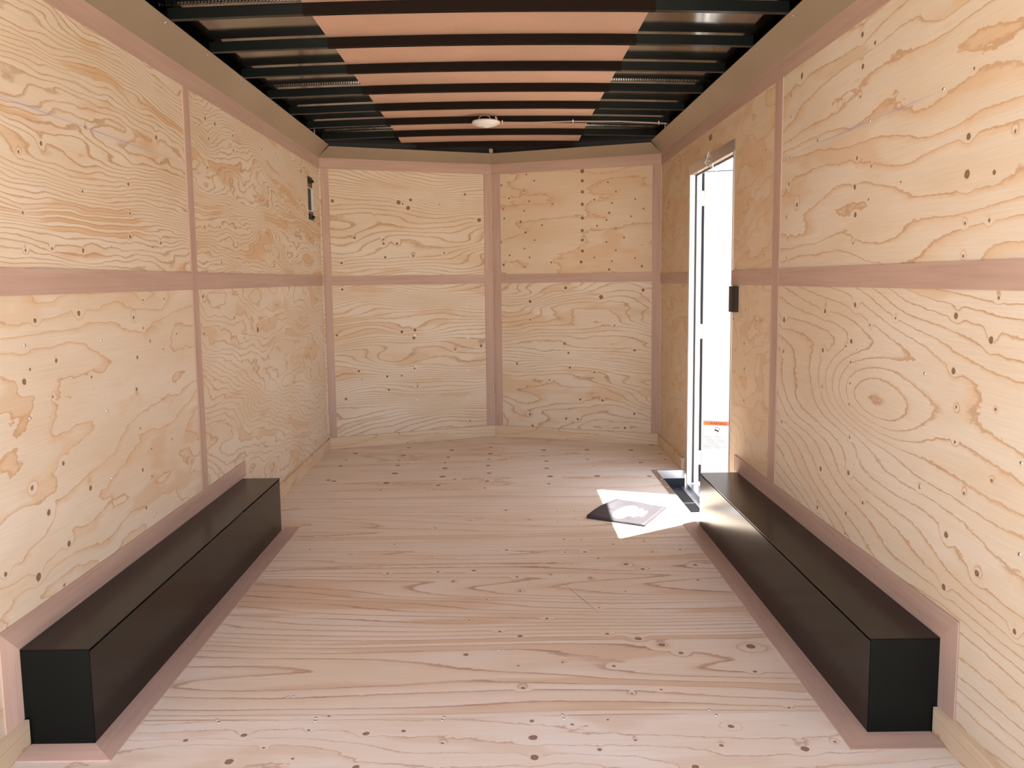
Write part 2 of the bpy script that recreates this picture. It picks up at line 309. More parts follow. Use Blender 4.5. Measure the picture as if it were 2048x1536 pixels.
M['orange'] = simple('warning_orange', (.85, .20, .06), .5)
M['ink'] = simple('ink', (.02, .025, .03), .6)
M['ink_grey'] = simple('fine_print_grey', (.16, .17, .21), .6)
M['paper'] = simple('label_paper', (.80, .80, .82), .5)
M['tagamber'] = simple('amber_tag', (.36, .17, .02), .5)
M['wirenut'] = simple('wire_nut', (.75, .45, .28), .5)
M['gravel'] = N('pale_gravel')
_q = M['gravel']; _a = _q.noise(_q.obj(), (3, 3, 3), (0, 0, 0), 6, .7)
_q.set(Base_Color=_q.mix(_q.mr(_a, .3, .7), rgb(.46, .38, .30), rgb(.36, .30, .23)), Roughness=.9); M['gravel'] = _q.m

# dark enamelled sheet of the wheel boxes
def enamel(name, col, rough, wave, dust=.0, spec=.5):
    q = N(name); oc = q.obj()
    a = q.noise(oc, (1.6, 2.2, 5), (2, 5, 1), 1, .4); f = q.noise(oc, (900, 900, 900), (0, 0, 0), 1, .5)
    d = q.noise(oc, (30, 12, 30), (5, 5, 5), 4, .7)
    q.set(Base_Color=q.mix(q.mr(d, .74, .8, 0, dust), rgb(*col), rgb(.2, .18, .16)), Roughness=rough)
    q.b.inputs['Specular IOR Level'].default_value = spec
    q.bump(q.math('MULTIPLY_ADD', f, .01, a), wave, .03)
    return q.m
M['box_side'] = enamel('bronze_black_enamel', (.006, .005, .0035), .22, .10, .15, .34)
M['box_end'] = enamel('green_black_enamel', (.004, .006, .005), .45, .05, .03, .2)
M['skin'] = enamel('black_roof_skin', (.30, .30, .29), .11, .04, 0, .5)
M['skin'].node_tree.nodes['Principled BSDF'].inputs['Metallic'].default_value = 1.

q = N('roof_bow_steel'); sp = q.n('SeparateXYZ'); q.l(q.obj(), sp.inputs[0])
mid = q.math('LESS_THAN', q.math('ABSOLUTE', q.math('ADD', sp.outputs[0], .065)), .64)
q.set(Base_Color=q.mix(mid, rgb(.006, .009, .009), rgb(.008, .004, .002)), Roughness=q.mr(mid, 0, 1, .30, .7)); q.b.inputs['Specular IOR Level'].default_value = .16; M['bow'] = q.m
q = N('roof_liner'); oc = q.obj(); a = q.noise(oc, (140, 9, 9), (0, 0, 0), 3, .6); b = q.noise(oc, (3, 3, 3), (4, 0, 0), 2, .5)
c = q.mix(q.mr(b, .3, .7), rgb(.66, .42, .31), rgb(.58, .37, .27)); c = q.mix(q.mr(a, .5, .8, 0, .25), c, rgb(.44, .25, .18))
q.set(Base_Color=c, Roughness=.42); M['liner'] = q.m
q = N('cove_metal'); oc = q.obj(); a = q.noise(oc, (2, 2, 2), (0, 0, 0), 2, .5)
q.set(Base_Color=q.mix(q.mr(a, .3, .7), rgb(.41, .335, .25), rgb(.36, .295, .215)), Roughness=.42, Metallic=.45); q.bump(a, .1, .02); M['cove'] = q.m
q = N('bag_vinyl'); oc = q.obj(); a = q.noise(oc, (9, 7, 9), (0, 0, 0), 3, .6); f = q.noise(oc, (400, 400, 400), (0, 0, 0), 2, .6)
q.set(Base_Color=q.mix(q.mr(f, .4, .6), rgb(.034, .030, .038), rgb(.050, .043, .052)), Roughness=.6); q.bump(q.math('MULTIPLY_ADD', f, .1, a), .5, .01); M['bag'] = q.m
M['logo'] = simple('logo_white', (.8, .8, .8), .5)

PL = {}
wb = dict(base=(.755, .665, .55))
wd = dict(base=(.74, .61, .465))
PL['LN_lo'] = plywood('ply_LN_lo', 1, 7, tilt=.7, amp=.9, fine=.24, us=.9, vs=2.6, orange=.5, knots=KN['LN_lo'], linestr=.38, lw=.07, wob=.2, isl=.6, **wb)
PL['LN_up'] = plywood('ply_LN_up', 2, 34, tilt=1.6, amp=.75, fine=.2, us=.5, vs=1.9, orange=.85, knots=KN['LN_up'], lw=.34, islmix=.8, isl=.45, chalk=1.70, **wb)
PL['LF_lo'] = plywood('ply_LF_lo', 3, 18, tilt=1.1, amp=.8, fine=.2, us=.8, vs=2.2, orange=.4, knots=KN['LF_lo'], lw=.2, slope=.25, linestr=.45, **wb)
PL['LF_up'] = plywood('ply_LF_up', 4, 32, tilt=1.5, amp=.8, fine=.2, us=.7, vs=2.1, orange=.7, knots=KN['LF_up'], lw=.34, islmix=.7, **wb)
PL['RN_lo'] = plywood('ply_RN_lo', 5, 11, tilt=1.5, amp=.85, fine=.06, us=.5, vs=1.7, orange=.45, knots=KN['RN_lo'], lw=.16, slope=-.25, eyes=[(2.5, .84, .55, .45)], linestr=.6, isl=.25, **wb)
PL['RN_up'] = plywood('ply_RN_up', 6, 8, tilt=1.5, amp=.9, fine=.13, us=.55, vs=2.2, orange=.75, knots=KN['RN_up'], lw=.11, chalk=1.69, linestr=.45, wob=.25, **wb)
PL['RF_lo'] = plywood('ply_RF_lo', 7, 7, tilt=.9, amp=1.0, fine=.3, us=1.2, vs=2.4, orange=.5, knots=KN['RF_lo'], linestr=.35, lw=.07, wob=.22, **wd)
PL['RF_up'] = plywood('ply_RF_up', 8, 6, tilt=.9, amp=1.0, fine=.3, us=1.0, vs=2.2, orange=.6, knots=KN['RF_up'], linestr=.35, lw=.07, wob=.22, **wd)
PL['NL_up'] = plywood('ply_NL_up', 9, 21, tilt=1.5, amp=.8, fine=.05, us=.6, vs=2.0, orange=.5, knots=KN['NL_up'], lw=.3, pins=.5, defl=.4, **wb)
PL['NL_lo'] = plywood('ply_NL_lo', 10, 22, tilt=1.6, amp=.85, fine=.05, us=.6, vs=2.0, orange=.5, knots=KN['NL_lo'], lw=.3, slope=-.1, pins=.5, defl=.4, **wb)
PL['NR_up'] = plywood('ply_NR_up', 11, 4.5, tilt=.9, amp=1.0, fine=.2, us=.8, vs=2.6, orange=.5, knots=KN['NR_up'], pins=.3, slope=-.1, defl=.15, linestr=.45, **wd)
PL['NR_lo'] = plywood('ply_NR_lo', 12, 18, tilt=1.4, amp=.9, fine=.13, us=.6, vs=2.2, orange=.7, knots=KN['NR_lo'], lw=.24, defl=.4, **wb)
flb = dict(axes='xy', base=(.80, .72, .645), dark=(.38, .22, .18), knotcol=(.13, .07, .055), warm=(.68, .48, .33))
PL['F0'] = plywood('ply_floor_0', 13, 7, tilt=1.6, amp=.9, fine=.13, us=.7, vs=2.4, orange=.15, knots=KN['F0'], pins=.8, linestr=.5, **{**flb, 'base': (.82, .75, .69)})
PL['F1'] = plywood('ply_floor_1', 14, 13, tilt=1.6, amp=1.0, fine=.06, us=.25, vs=2.2, orange=.9, knots=KN['F1'], slope=.08, lw=.2, linestr=.85, wob=.2, islmix=.85, isl=.6, **flb)
PL['F2'] = plywood('ply_floor_2', 15, 12, tilt=1.5, amp=1.0, fine=.06, us=.22, vs=2.4, orange=.8, knots=KN['F2'], pins=.8, linestr=.7, wob=.2, islmix=.75, isl=.5, **flb)
PL['F3'] = plywood('ply_floor_3', 16, 5, tilt=1.2, amp=.9, fine=.1, us=.4, vs=2.4, orange=.2, knots=KN['F3'], pins=.5, linestr=.35, defl=.2, **flb)
PL['bb_x'] = plywood('ply_board', 17, 10, tilt=1.5, amp=1.2, fine=.1, us=.5, vs=3, orange=.5, pins=.5, **wd)

# ---------------------------------------------------------------- wall frames: local x runs along the wall, local z up, dz = into the room
def frame(A, B):
    d = Vector((B[0] - A[0], B[1] - A[1])); return math.atan2(d.y, d.x), d.length
HP = math.pi / 2
TH1, LEN1 = frame((XL, YC), (AX, AY)); TH2, LEN2 = frame((AX, AY), (XR, YC))
FR = {'left': ((XL, 0), HP, -1), 'right': ((XR, 0), HP, 1), 'nose_left': ((XL, YC), TH1, -1), 'nose_right': ((AX, AY), TH2, -1)}

def wall_root(side, backing):
    (x, y), th, sg = FR[side]
    b = MB()
    for (s0, s1, z0, z1) in backing: b.box(s0, s1, -sg * .018, -sg * .045, z0, z1)
    o = b.build('wall_' + side, M['steel_frame'], loc=(x, y, 0), rz=th)
    tag(o, kind='structure'); return o, sg

def sheet(root, sg, pts, mat, th=.0095):
    return MB().prism(pts, 0, -sg * th, 'y').build('plywood_sheet', mat, root)
def rect(s0, s1, z0, z1): return [(s0, z0), (s1, z0), (s1, z1), (s0, z1)]
def batten(root, sg, s0, s1, z0, z1, mat, d=.0045):
    return MB().prism(rect(s0, s1, z0, z1), 0, sg * d, 'y').build('batten', mat, root)

scr_mesh = None
def screw(root, p, n, r=.0042, name='screw'):
    "every screw shares one mesh: head disc with a dark recess"
    global scr_mesh
    if scr_mesh is None:
        o = MB().disc((0, 0, 0), (0, 0, 1), 1, .3, 10, .12).disc((0, 0, .38), (0, 0, 1), .35, .06, 4, 0, 1).build('screw', [M['chrome'], M['ink']])
        scr_mesh = o.data; bpy.data.objects.remove(o)
    o = bpy.data.objects.new(name, scr_mesh); C.objects.link(o)
    o.parent = root; o.location = p; o.scale = (r, r, r); o.rotation_euler = Vector(n).to_track_quat('Z', 'Y').to_euler()
    return o

DY0, DY1, DZ0, DZ1 = 4.0, 4.90, -.10, 1.83      # side door opening
SEAM = 3.355

# ---- left wall
WL, sg = wall_root('left', [(YR, YC + .01, -.04, 2.26)])
z4 = 1.2192
sheet(WL, sg, rect(YR, SEAM - .001, 0, z4 - .001), PL['LN_lo']); sheet(WL, sg, rect(SEAM + .001, YC, 0, z4 - .001), PL['LF_lo'])
sheet(WL, sg, rect(YR, SEAM - .001, z4 + .001, TOP + .01), PL['LN_up'])
# the far upper sheet has the vent slot cut through it
VY0, VY1, VZ0, VZ1 = 5.425, 5.590, 1.635, 1.925
b = MB()
for (a0, a1, c0, c1) in [(SEAM + .001, VY0, z4 + .001, TOP + .01), (VY1, YC, z4 + .001, TOP + .01), (VY0, VY1, z4 + .001, VZ0), (VY0, VY1, VZ1, TOP + .01)]:
    b.box(a0, a1, 0, .0095, c0, c1)
b.build('plywood_sheet', PL['LF_up'], WL)
VS0, VS1 = 3.325, 3.388
batten(WL, sg, VS0, VS1, .343, 2.012, M['luan_z'], .0055)
for a0, a1 in ((YR, VS0), (VS1, YC)): batten(WL, sg, a0, a1, 1.19, 1.262, M['luan_x'])
for a0, a1 in ((YR, 3.36), (3.361, YC)): batten(WL, sg, a0, a1, 2.012, TOP, M['luan_x'])
for s_, z_ in SCR['L']: screw(WL, (s_, 0, z_), (0, -1, 0), .005)

# ---- right wall
WR, sg = wall_root('right', [(YR, DY0 - .02, -.04, 2.26), (DY1 + .02, YC + .01, -.04, 2.26), (DY0 - .02, DY1 + .02, DZ1 + .02, 2.26)])
sheet(WR, sg, rect(YR, SEAM - .001, 0, z4 - .001), PL['RN_lo']); sheet(WR, sg, rect(YR, SEAM - .001, z4 + .001, TOP + .01), PL['RN_up'])
sheet(WR, sg, rect(SEAM + .001, DY0, 0, z4 - .001), PL['RF_lo']); sheet(WR, sg, rect(DY1, YC, 0, z4 - .001), PL['RF_lo'])
sheet(WR, sg, [(SEAM + .001, z4 + .001), (DY0, z4 + .001), (DY0, DZ1), (DY1, DZ1), (DY1, z4 + .001), (YC, z4 + .001), (YC, TOP + .01), (SEAM + .001, TOP + .01)], PL['RF_up'])
RS0, RS1 = 3.312, 3.397
batten(WR, sg, RS0, RS1, .3405, 2.012, M['luan_z'], .0055)
for a0, a1 in ((YR, RS0), (RS1, DY0 - .004), (DY1 + .024, YC)): batten(WR, sg, a0, a1, 1.177, 1.247, M['luan_x'])
for a0, a1 in ((YR, 3.322), (3.324, YC)): batten(WR, sg, a0, a1, 2.012, TOP, M['luan_x'])
for s_, z_ in SCR['R']: screw(WR, (s_, 0, z_), (0, 1, 0), .005)

# ---- nose walls
WNL, sg = wall_root('nose_left', [(-.01, LEN1 + .01, -.04, 2.26)])
sheet(WNL, sg, rect(0, LEN1, 0, z4 - .001), PL['NL_lo']); sheet(WNL, sg, rect(0, LEN1, z4 + .001, TOP + .01), PL['NL_up'])
batten(WNL, sg, .014, .067, .079, 2.012, M['luan_z']); batten(WNL, sg, 1.230, 1.290, .084, 2.012, M['luan_z'], .0055)
batten(WNL, sg, .067, 1.230, 1.188, 1.256, M['luan_x']); batten(WNL, sg, .004, 1.290, 2.013, TOP, M['luan_x'], .005)
for s_, z_ in SCR['NL']: screw(WNL, (s_, 0, z_), (0, -1, 0), .007)
WNR, sg = wall_root('nose_right', [(-.01, LEN2 + .01, -.04, 2.26)])
sheet(WNR, sg, rect(0, LEN2, 0, z4 - .001), PL['NR_lo']); sheet(WNR, sg, rect(0, LEN2, z4 + .001, TOP + .01), PL['NR_up'])
batten(WNR, sg, .007, .068, .084, 2.012, M['luan_z']); batten(WNR, sg, 1.224, 1.283, .084, 2.012, M['luan_z'])
batten(WNR, sg, .068, 1.224, 1.189, 1.257, M['luan_x']); batten(WNR, sg, .003, 1.286, 2.013, TOP, M['luan_x'], .005)

# ---------------------------------------------------------------- floor with the step well notch
WX, WY0, WY1, WD = .955, 4.05, 4.962, .10
FL = MB().box(XL - .04, XR, YR, 4.0, -.04, -.019).box(XL - .04, WX - .03, 4.0, 5.0, -.04, -.019).box(XL - .04, XR, 5.0, YC, -.04, -.019) \
    .prism([(XL - .04, YC), (XR + .04, YC), (AX, AY + .03)], -.04, -.019).build('floor', M['steel_frame'])
tag(FL, kind='structure')
g = .0008
def fsheet(pts, mat): return MB().prism(pts, 0, -.018).build('plywood_sheet', mat, FL)
fsheet([(XL, YR), (XR, YR), (XR, 2.125 - g), (XL, 2.125 - g)], PL['F0'])
fsheet([(XL, 2.125 + g), (XR, 2.125 + g), (XR, 3.345 - g), (XL, 3.345 - g)], PL['F1'])
fsheet([(XL, 3.345 + g), (XR, 3.345 + g), (XR, WY0), (WX, WY0), (WX, 4.565 - g), (XL, 4.565 - g)], PL['F2'])
fsheet([(XL, 4.565 + g), (WX, 4.565 + g), (WX, WY1), (XR, WY1), (XR, YC), (AX, AY), (XL, YC)], PL['F3'])
for x_, y_ in SCR['F']: screw(FL, (x_, y_, 0), (0, 0, 1), .0045)

# scratch gouged across the floor sheet
p0, p1 = Vector((0.222, 3.140)), Vector((0.348, 2.799)); dn = (p1 - p0).normalized(); dn = Vector((dn.y, -dn.x))
MB().prism([tuple(p0), tuple(p0.lerp(p1, .6) + dn * .0012), tuple(p1), tuple(p0.lerp(p1, .6) - dn * .0012)], .0001, .0003).build('scratch', simple('scratch_dark', (.14, .08, .06), .8), FL)

# step well: a pressed pan let into the floor at the door
WELL = empty('step_well', (WX, 4.5, -WD)); tag(WELL, 'sunken step well with aluminium rim in the floor at the side door', 'step well')
def W(mb, name, mat, **k):
    o = mb.build(name, mat, WELL, **k); o.location = -Vector((WX, 4.5, -WD)); return o
W(MB().box(WX, XR + .06, WY0, WY1, -WD - .01, -WD), 'pan_floor', M['steel_frame'])
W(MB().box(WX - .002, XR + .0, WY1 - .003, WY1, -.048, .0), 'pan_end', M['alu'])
W(MB().box(WX - .002, XR + .0, WY1 - .002, WY1, -WD, -.048), 'pan_end_shade', M['navy'])  # same aluminium end wall, its lower shade painted as a dark strip
W(MB().box(WX - .002, XR, WY0, WY0 + .003, -WD, .0), 'pan_end', M['alu'])
W(MB().box(WX - .003, WX, WY0, WY1, -WD, .0), 'pan_side', M['alu'])
W(MB().box(WX - .016, WX + .016, WY0 - .0, WY1, .0002, .003), 'rim', M['alu'])
W(MB().box(WX - .016, XR - .003, WY1, WY1 + .018, .0002, .003), 'rim', M['alu'])
W(MB().box(1.118, XR + .02, WY0, WY1 - .004, -WD, -WD + .004), 'sill_angle', M['alu'])
W(MB().box(WX + .004, 1.116, 4.562, 4.572, -WD, -WD + .004), 'cross_seam', M['alu'])
for y_ in (4.07, 4.22, 4.385, 4.56, 4.74, 4.93): screw(WELL, (0, y_ - 4.5, WD + .003), (0, 0, 1), .005)
for y_ in (4.2, 4.42, 4.64, 4.86): screw(WELL, (1.134 - WX, y_ - 4.5, .004), (0, 0, 1), .004)

# ---------------------------------------------------------------- baseboards
def board(name, side, s0, s1, t=.019, hgt=.076, cut0=0, cut1=0):
    (x, y), th, sg = FR[side]
    pts = [(s0, 0), (s1, 0), (s1 + cut1, sg * t), (s0 + cut0, sg * t)]
    o = MB().prism(pts, 0, hgt, 'z').build(name, PL['bb_x'], loc=(x, y, 0), rz=th); tag(o, kind='structure'); return o
mt = .019 * math.tan((math.pi / 2 - TH1) / 2)
board('baseboard_left', 'left', 3.90, YC, cut1=-mt * 1.0)
board('baseboard_left_rear', 'left', YR, 2.010)
board('baseboard_right', 'right', WY1 + .02, YC, cut1=-mt)
board('baseboard_right_rear', 'right', YR, 2.010)
board('baseboard_nose_left', 'nose_left', 0, LEN1, hgt=.083, cut0=mt, cut1=-.019 * math.tan(TH1))
board('baseboard_nose_right', 'nose_right', 0, LEN2, hgt=.083, cut0=.019 * math.tan(-TH2), cut1=-mt)

# ---------------------------------------------------------------- cove strips between wall and roof
PATH = [Vector((XL, YR)), Vector((XL, YC)), Vector((AX, AY)), Vector((XR, YC)), Vector((XR, YR))]
def offset(d):
    L = []
    for i in range(4):
        a, b = PATH[i], PATH[i + 1]; t = (b - a).normalized(); n = Vector((t.y, -t.x)); L.append((a + n * d, t))
    out = [L[0][0]]
    for i in range(3):
        (p, t), (q_, s_) = L[i], L[i + 1]
        k = ((q_ - p).x * s_.y - (q_ - p).y * s_.x) / (t.x * s_.y - t.y * s_.x); out.append(p + t * k)
    a, b = PATH[3], PATH[4]; t = (b - a).normalized(); out.append(b + Vector((t.y, -t.x)) * d)
    return out
def cove(i, name):
    P0, P1, P2, P3 = offset(.004), offset(.088), offset(.091), offset(.001)
    def q(P, j, z): return (P[j].x, P[j].y, z)
    b = MB(); zt = 2.163 if i in (0, 3) else 2.152
    for (A, za, B, zb) in ((P0, TOP - .002, P1, zt), (P1, zt, P2, zt + .002)):
        t = .003
        b.hexa([q(A, i, za), q(A, i + 1, za), q(B, i + 1, zb), q(B, i, zb)], [q(A, i, za + t), q(A, i + 1, za + t), q(B, i + 1, zb + t), q(B, i, zb + t)])
    return tag(b.build(name, M['cove']), kind='structure')
CV = [cove(0, 'trim_1'), cove(3, 'trim_2'), cove(1, 'trim_3'), cove(2, 'trim_4')]
BOWY = [3.013 + .4163 * i for i in range(-5, 7)] + [5.90]
for o, x0, sx in ((CV[0], XL, 1), (CV[1], XR, -1)):
    for y_ in BOWY[:-1]:
        screw(o, (x0 + sx * .080, y_ - .01, 2.153), (sx * .65, 0, -.75), .0045)

# ---------------------------------------------------------------- ceiling: skin, liner, bows
def zb(x, y=0):
    z = 2.1665 + .0235 * (1 - ((x + .065) / 1.2) ** 2)
    if y > 5.55: z -= .016 * min(1, (y - 5.55) / .35)
    return z
xs = [XL - .04 + (XR - XL + .08) * i / 24 for i in range(25)]
ys = [YR, 2.0, 3.0, 4.0, 5.0, 5.55, 5.9, 6.3]
b = MB()
vs = [(x, y, zb(x, y) + .043) for y in ys for x in xs] + [(x, y, zb(x, y) + .055) for y in ys for x in xs]
n = len(xs); mm = len(ys); fs = []
for j in range(mm - 1):
    for i in range(n - 1):
        a = j * n + i; fs += [(a, a + 1, a + n + 1, a + n), (a + n * mm, a + n + n * mm, a + n + 1 + n * mm, a + 1 + n * mm)]
CEIL = b.add(vs, fs).build('ceiling', M['skin'], smooth=True); tag(CEIL, kind='structure')
b = MB(); lx = [-.705 + 1.28 * i / 10 for i in range(11)]
lys = [YR, 5.55, 5.90]
for j in range(2):
    for i in range(10):
        x0, x1, y0, y1 = lx[i], lx[i + 1], lys[j], lys[j + 1]
        b.hexa([(x0, y0, zb(x0, y0) + .0385), (x1, y0, zb(x1, y0) + .0385), (x1, y1, zb(x1, y1) + .0385), (x0, y1, zb(x0, y1) + .0385)],
               [(x0, y0, zb(x0, y0) + .0425), (x1, y0, zb(x1, y0) + .0425), (x1, y1, zb(x1, y1) + .0425), (x0, y1, zb(x0, y1) + .0425)])
b.build('liner_strip', M['liner'], CEIL)
bow_me = None
for y_ in BOWY:
    if y_ < YR + .05: continue
    if bow_me is None or y_ > 5.8:
        b = MB(); n = 20; bx = [-1.194 + 2.253 * i / n for i in range(n + 1)]
        yy = y_ if y_ > 5.8 else 0
        half = 1.0 if yy == 0 else .5
        for i in range(n):
            x0, x1 = bx[i] * half, bx[i + 1] * half
            for (a0, a1, c0, c1) in ((0, .003, 0, .0375), (0, .026, -.002, .0)):
                b.hexa([(x0, a0, zb(x0, yy) + c0), (x1, a0, zb(x1, yy) + c0), (x1, a1, zb(x1, yy) + c0), (x0, a1, zb(x0, yy) + c0)],
                       [(x0, a0, zb(x0, yy) + c1), (x1, a0, zb(x1, yy) + c1), (x1, a1, zb(x1, yy) + c1), (x0, a1, zb(x0, yy) + c1)])
        o = b.build('roof_bow', M['bow'], CEIL)
        if yy == 0: bow_me = o.data
    else:
        o = bpy.data.objects.new('roof_bow', bow_me); C.objects.link(o); o.parent = CEIL
    o.location = (0, y_, 0)
# lapped roof sheet seams with a knurled edge
for y_ in (2.99, 4.21, 5.43):
    b = MB()
    for (x0, x1) in ((XL + .06, -.705), (.575, XR - .06)):
        n = int((x1 - x0) / .012)
        for i in range(n):
            a = x0 + (x1 - x0) * i / n; z = zb(a) + .0425
            b.box(a, a + .008, y_ - .003, y_ + .003, z - .005, z)
    b.build('seam_bead', M['skin'], CEIL)
MB().prism([(-.075, 6.02), (-.050, 6.02), (-.045, 6.10), (-.070, 6.10)], 2.150, 2.176, 'z').build('nose_brace', M['cove'], CEIL)

# ---------------------------------------------------------------- wheel boxes
def wheel_box(side, xw, xi, y0, y1, hgt, label):
    s = 1 if xi > xw else -1
    root = empty('wheel_box', ((xw + xi) / 2, (y0 + y1) / 2, 0)); tag(root, label, 'wheel box', 'wheel boxes along the side walls')
    off = -Vector(root.location)
    def P(mb, name, mat, **k):
        o = mb.build(name, mat, root, **k); o.location = off; return o
    t = .003
    P(MB().box(xi - s * t, xi, y0 + .0035, y1 - .0035, .0, hgt - .0085), 'side_panel', M['box_side'])
    P(MB().box(xw, xi, y0, y1, hgt - t, hgt), 'top_panel', M['box_side'])
    P(MB().box(xw, xi - s * .001, y0, y0 + t, .0, hgt - .004), 'end_panel', M['box_end'])
    P(MB().box(xw, xi - s * .001, y1 - t, y1, .0, hgt - .004), 'end_panel', M['box_end'])
    w_ = .076; d = .0045
    # floor trims with mitred corners
    P(MB().prism([(xi, y0), (xi + s * w_, y0 - w_), (xi + s * w_, y1 + .05), (xi, y1 + .05)], .0, d), 'floor_trim', M['luan_y'])
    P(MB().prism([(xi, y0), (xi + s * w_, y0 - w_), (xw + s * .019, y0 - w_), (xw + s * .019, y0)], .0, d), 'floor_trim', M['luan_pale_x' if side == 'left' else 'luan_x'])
    # wall trims
    b = MB().prism([(y0, hgt), (y1 + .055, hgt), (y1 + .055, hgt + w_), (y0 - w_, hgt + w_)], xw, xw + s * d, 'x'); P(b, 'wall_trim', M['luan_y'])
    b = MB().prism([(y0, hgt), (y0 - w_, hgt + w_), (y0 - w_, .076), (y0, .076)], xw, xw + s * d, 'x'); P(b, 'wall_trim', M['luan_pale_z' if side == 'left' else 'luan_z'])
    return root
WB1 = wheel_box('left', XL, -1.0934, 2.015, 3.835, .266, 'long black metal wheel box along the left wall')
WB2 = wheel_box('right', XR - .0012, .9615, 2.015, 3.835, .264, 'long black metal wheel box along the right wall, lit near the door')

# ---------------------------------------------------------------- side door
D = empty('door_1', (XR, (DY0 + DY1) / 2, 0)); tag(D, kind='structure')
doff = -Vector(D.location)
def DP(mb, name, mat, par=None, **k):
    o = mb.build(name, mat, par or D, **k); o.location = doff; return o
XO = XR + .055
# jambs and head (extrusions), inner flanges lapping the plywood
DP(MB().box(XR - .003, XO, DY1 - .004, DY1 + .016, DZ0, DZ1 + .016).box(XR - .0025, XR, DY1, DY1 + .024, DZ0 + .1, DZ1 + .05), 'jamb', M['white_jamb'])
DP(MB().box(XR - .003, XO, DY0 - .016, DY0 + .002, DZ0, DZ1 + .016).box(XR - .0025, XR, DY0 - .022, DY0, DZ0 + .1, DZ1 + .05), 'jamb', M['alu'])
DP(MB().box(XR - .003, XO, DY0, DY1, DZ1 - .003, DZ1 + .016), 'head', M['cove'])
DP(MB().box(XR - .0035, XR - .0005, DY0 - .022, DY1 + .024, DZ1, DZ1 + .055), 'head_flange', M['alu'])
DP(MB().box(XR + .028, XR + .038, DY0, DY1, DZ1 - .009, DZ1).box(XR + .028, XR + .038, DY1 - .009, DY1, DZ0 + .04, DZ1), 'gasket', M['rubber'])
DP(MB().box(XR, XO + .01, DY0, DY1, DZ0, DZ0 + .03), 'threshold', M['alu'])
for y_ in (4.06, 4.2, 4.42, 4.62, 4.84): screw(D, (-.0035, y_ - D.location.y, DZ1 + .038), (-1, 0, 0), .005)
# leaf, swung outwards 72 degrees about the far jamb
TH = math.radians(-17.5)
LEAF = empty('door_leaf', (XO + .03 - XR, DY1 + .006 - D.location.y, 0), TH, D)
lw_, lz0, lz1, lt = .86, -.06, 1.845, .034
o = MB().box(0, lw_, 0, lt, lz0, lz1).build('leaf_panel', M['white'], LEAF, bevel=.002)
bb = .012
MB().box(.004, lw_ - .004, -.004, 0, lz0 + .004, lz0 + bb).box(.004, lw_ - .004, -.004, 0, lz1 - bb, lz1 - .004) \
    .box(.004, bb, -.004, 0, lz0 + bb, lz1 - bb).box(lw_ - bb, lw_ - .004, -.004, 0, lz0 + bb, lz1 - bb).build('edge_frame', M['white_jamb'], LEAF)
MB().box(-.015, 0, .003, lt - .004, lz0, lz1).box(-.015, lw_, .004, lt - .004, lz1, lz1 + .006).build('leaf_gap_gasket', M['navy'], LEAF)  # dark hinge-side strip stands in for the shaded gap; top strip is gasket
for z_ in (1.69, .885, .095):
    MB().box(-.018, .001, -.001, .03, z_ - .045, z_ + .045).tube([(-.018, -.002, z_ - .045), (-.018, -.002, z_ + .045)], .006).build('hinge', M['plastic'], LEAF)
# warning label on the leaf (flat print)
LB = [M['paper'], M['orange'], M['ink'], M['ink_grey']]
b = MB(); L0, L1, LZ = .014, .172, .33
fy = -.0006
b.box(L0, L1, fy, 0, LZ - .215, LZ, 0)
b.box(L0, L1, fy - .0004, fy, LZ - .027, LZ - .001, 1)
b.prism([(L0 + .018, LZ - .021), (L0 + .030, LZ - .021), (L0 + .024, LZ - .008)], fy - .0006, fy - .0004, 'y', 2)
b.prism([(L0 + .0205, LZ - .0195), (L0 + .0275, LZ - .0195), (L0 + .024, LZ - .011)], fy - .0008, fy - .0006, 'y', 1)
b.box(L0 + .0235, L0 + .0245, fy - .001, fy - .0008, LZ - .018, LZ - .013, 2)
# little picture of a leaning trailer on its wheels
c_, s_ = math.cos(-.35), math.sin(-.35)
def rot(p, o=(L0 + .082, LZ - .052)): return (o[0] + p[0] * c_ - p[1] * s_, o[1] + p[0] * s_ + p[1] * c_)
b.prism([rot(p) for p in ((-.013, -.012), (.013, -.012), (.013, .012), (-.013, .012))], fy - .0006, fy, 'y', 2)
b.prism([rot(p) for p in ((-.010, -.002), (.010, -.002), (.010, .009), (-.010, .009))], fy - .0009, fy - .0006, 'y', 0)
b.prism([rot(p) for p in ((-.012, -.022), (-.010, -.022), (-.010, -.012), (-.012, -.012))], fy - .0006, fy, 'y', 3)
b.prism([rot(p) for p in ((.008, -.028), (.010, -.028), (.010, -.012), (.008, -.012))], fy - .0006, fy, 'y', 2)
for x0, x1, dz in ((.052, .070, -.082), (.072, .078, -.088), (.085, .100, -.083), (.100, .108, -.088)):
    b.box(L0 + x0, L0 + x1, fy - .0006, fy, LZ + dz - .0012, LZ + dz, 3)
for i in range(6): b.box(L0 + .064 + i * .003, L0 + .066 + i * .003, fy - .0006, fy, LZ - .030 - [3, 2, 1, 1, 2, 3][i] * .001, LZ - .029 - [3, 2, 1, 1, 2, 3][i] * .001, 3)
random.seed(3)
for z_, x0, x1 in ((.093, .002, .150), (.099, .002, .148), (.105, .002, .050), (.114, .002, .135), (.120, .018, .130), (.126, .018, .148), (.132, .018, .120), (.138, .018, .140), (.144, .018, .112),
                   (.153, .002, .150), (.159, .002, .146), (.165, .002, .148), (.171, .002, .105)):
    x = x0
    while x < x1 - .004:
        wd = random.uniform(.005, .014); b.box(L0 + x, L0 + min(x + wd, x1), fy - .0006, fy, LZ - z_ - .0020, LZ - z_, 3); x += wd + .002
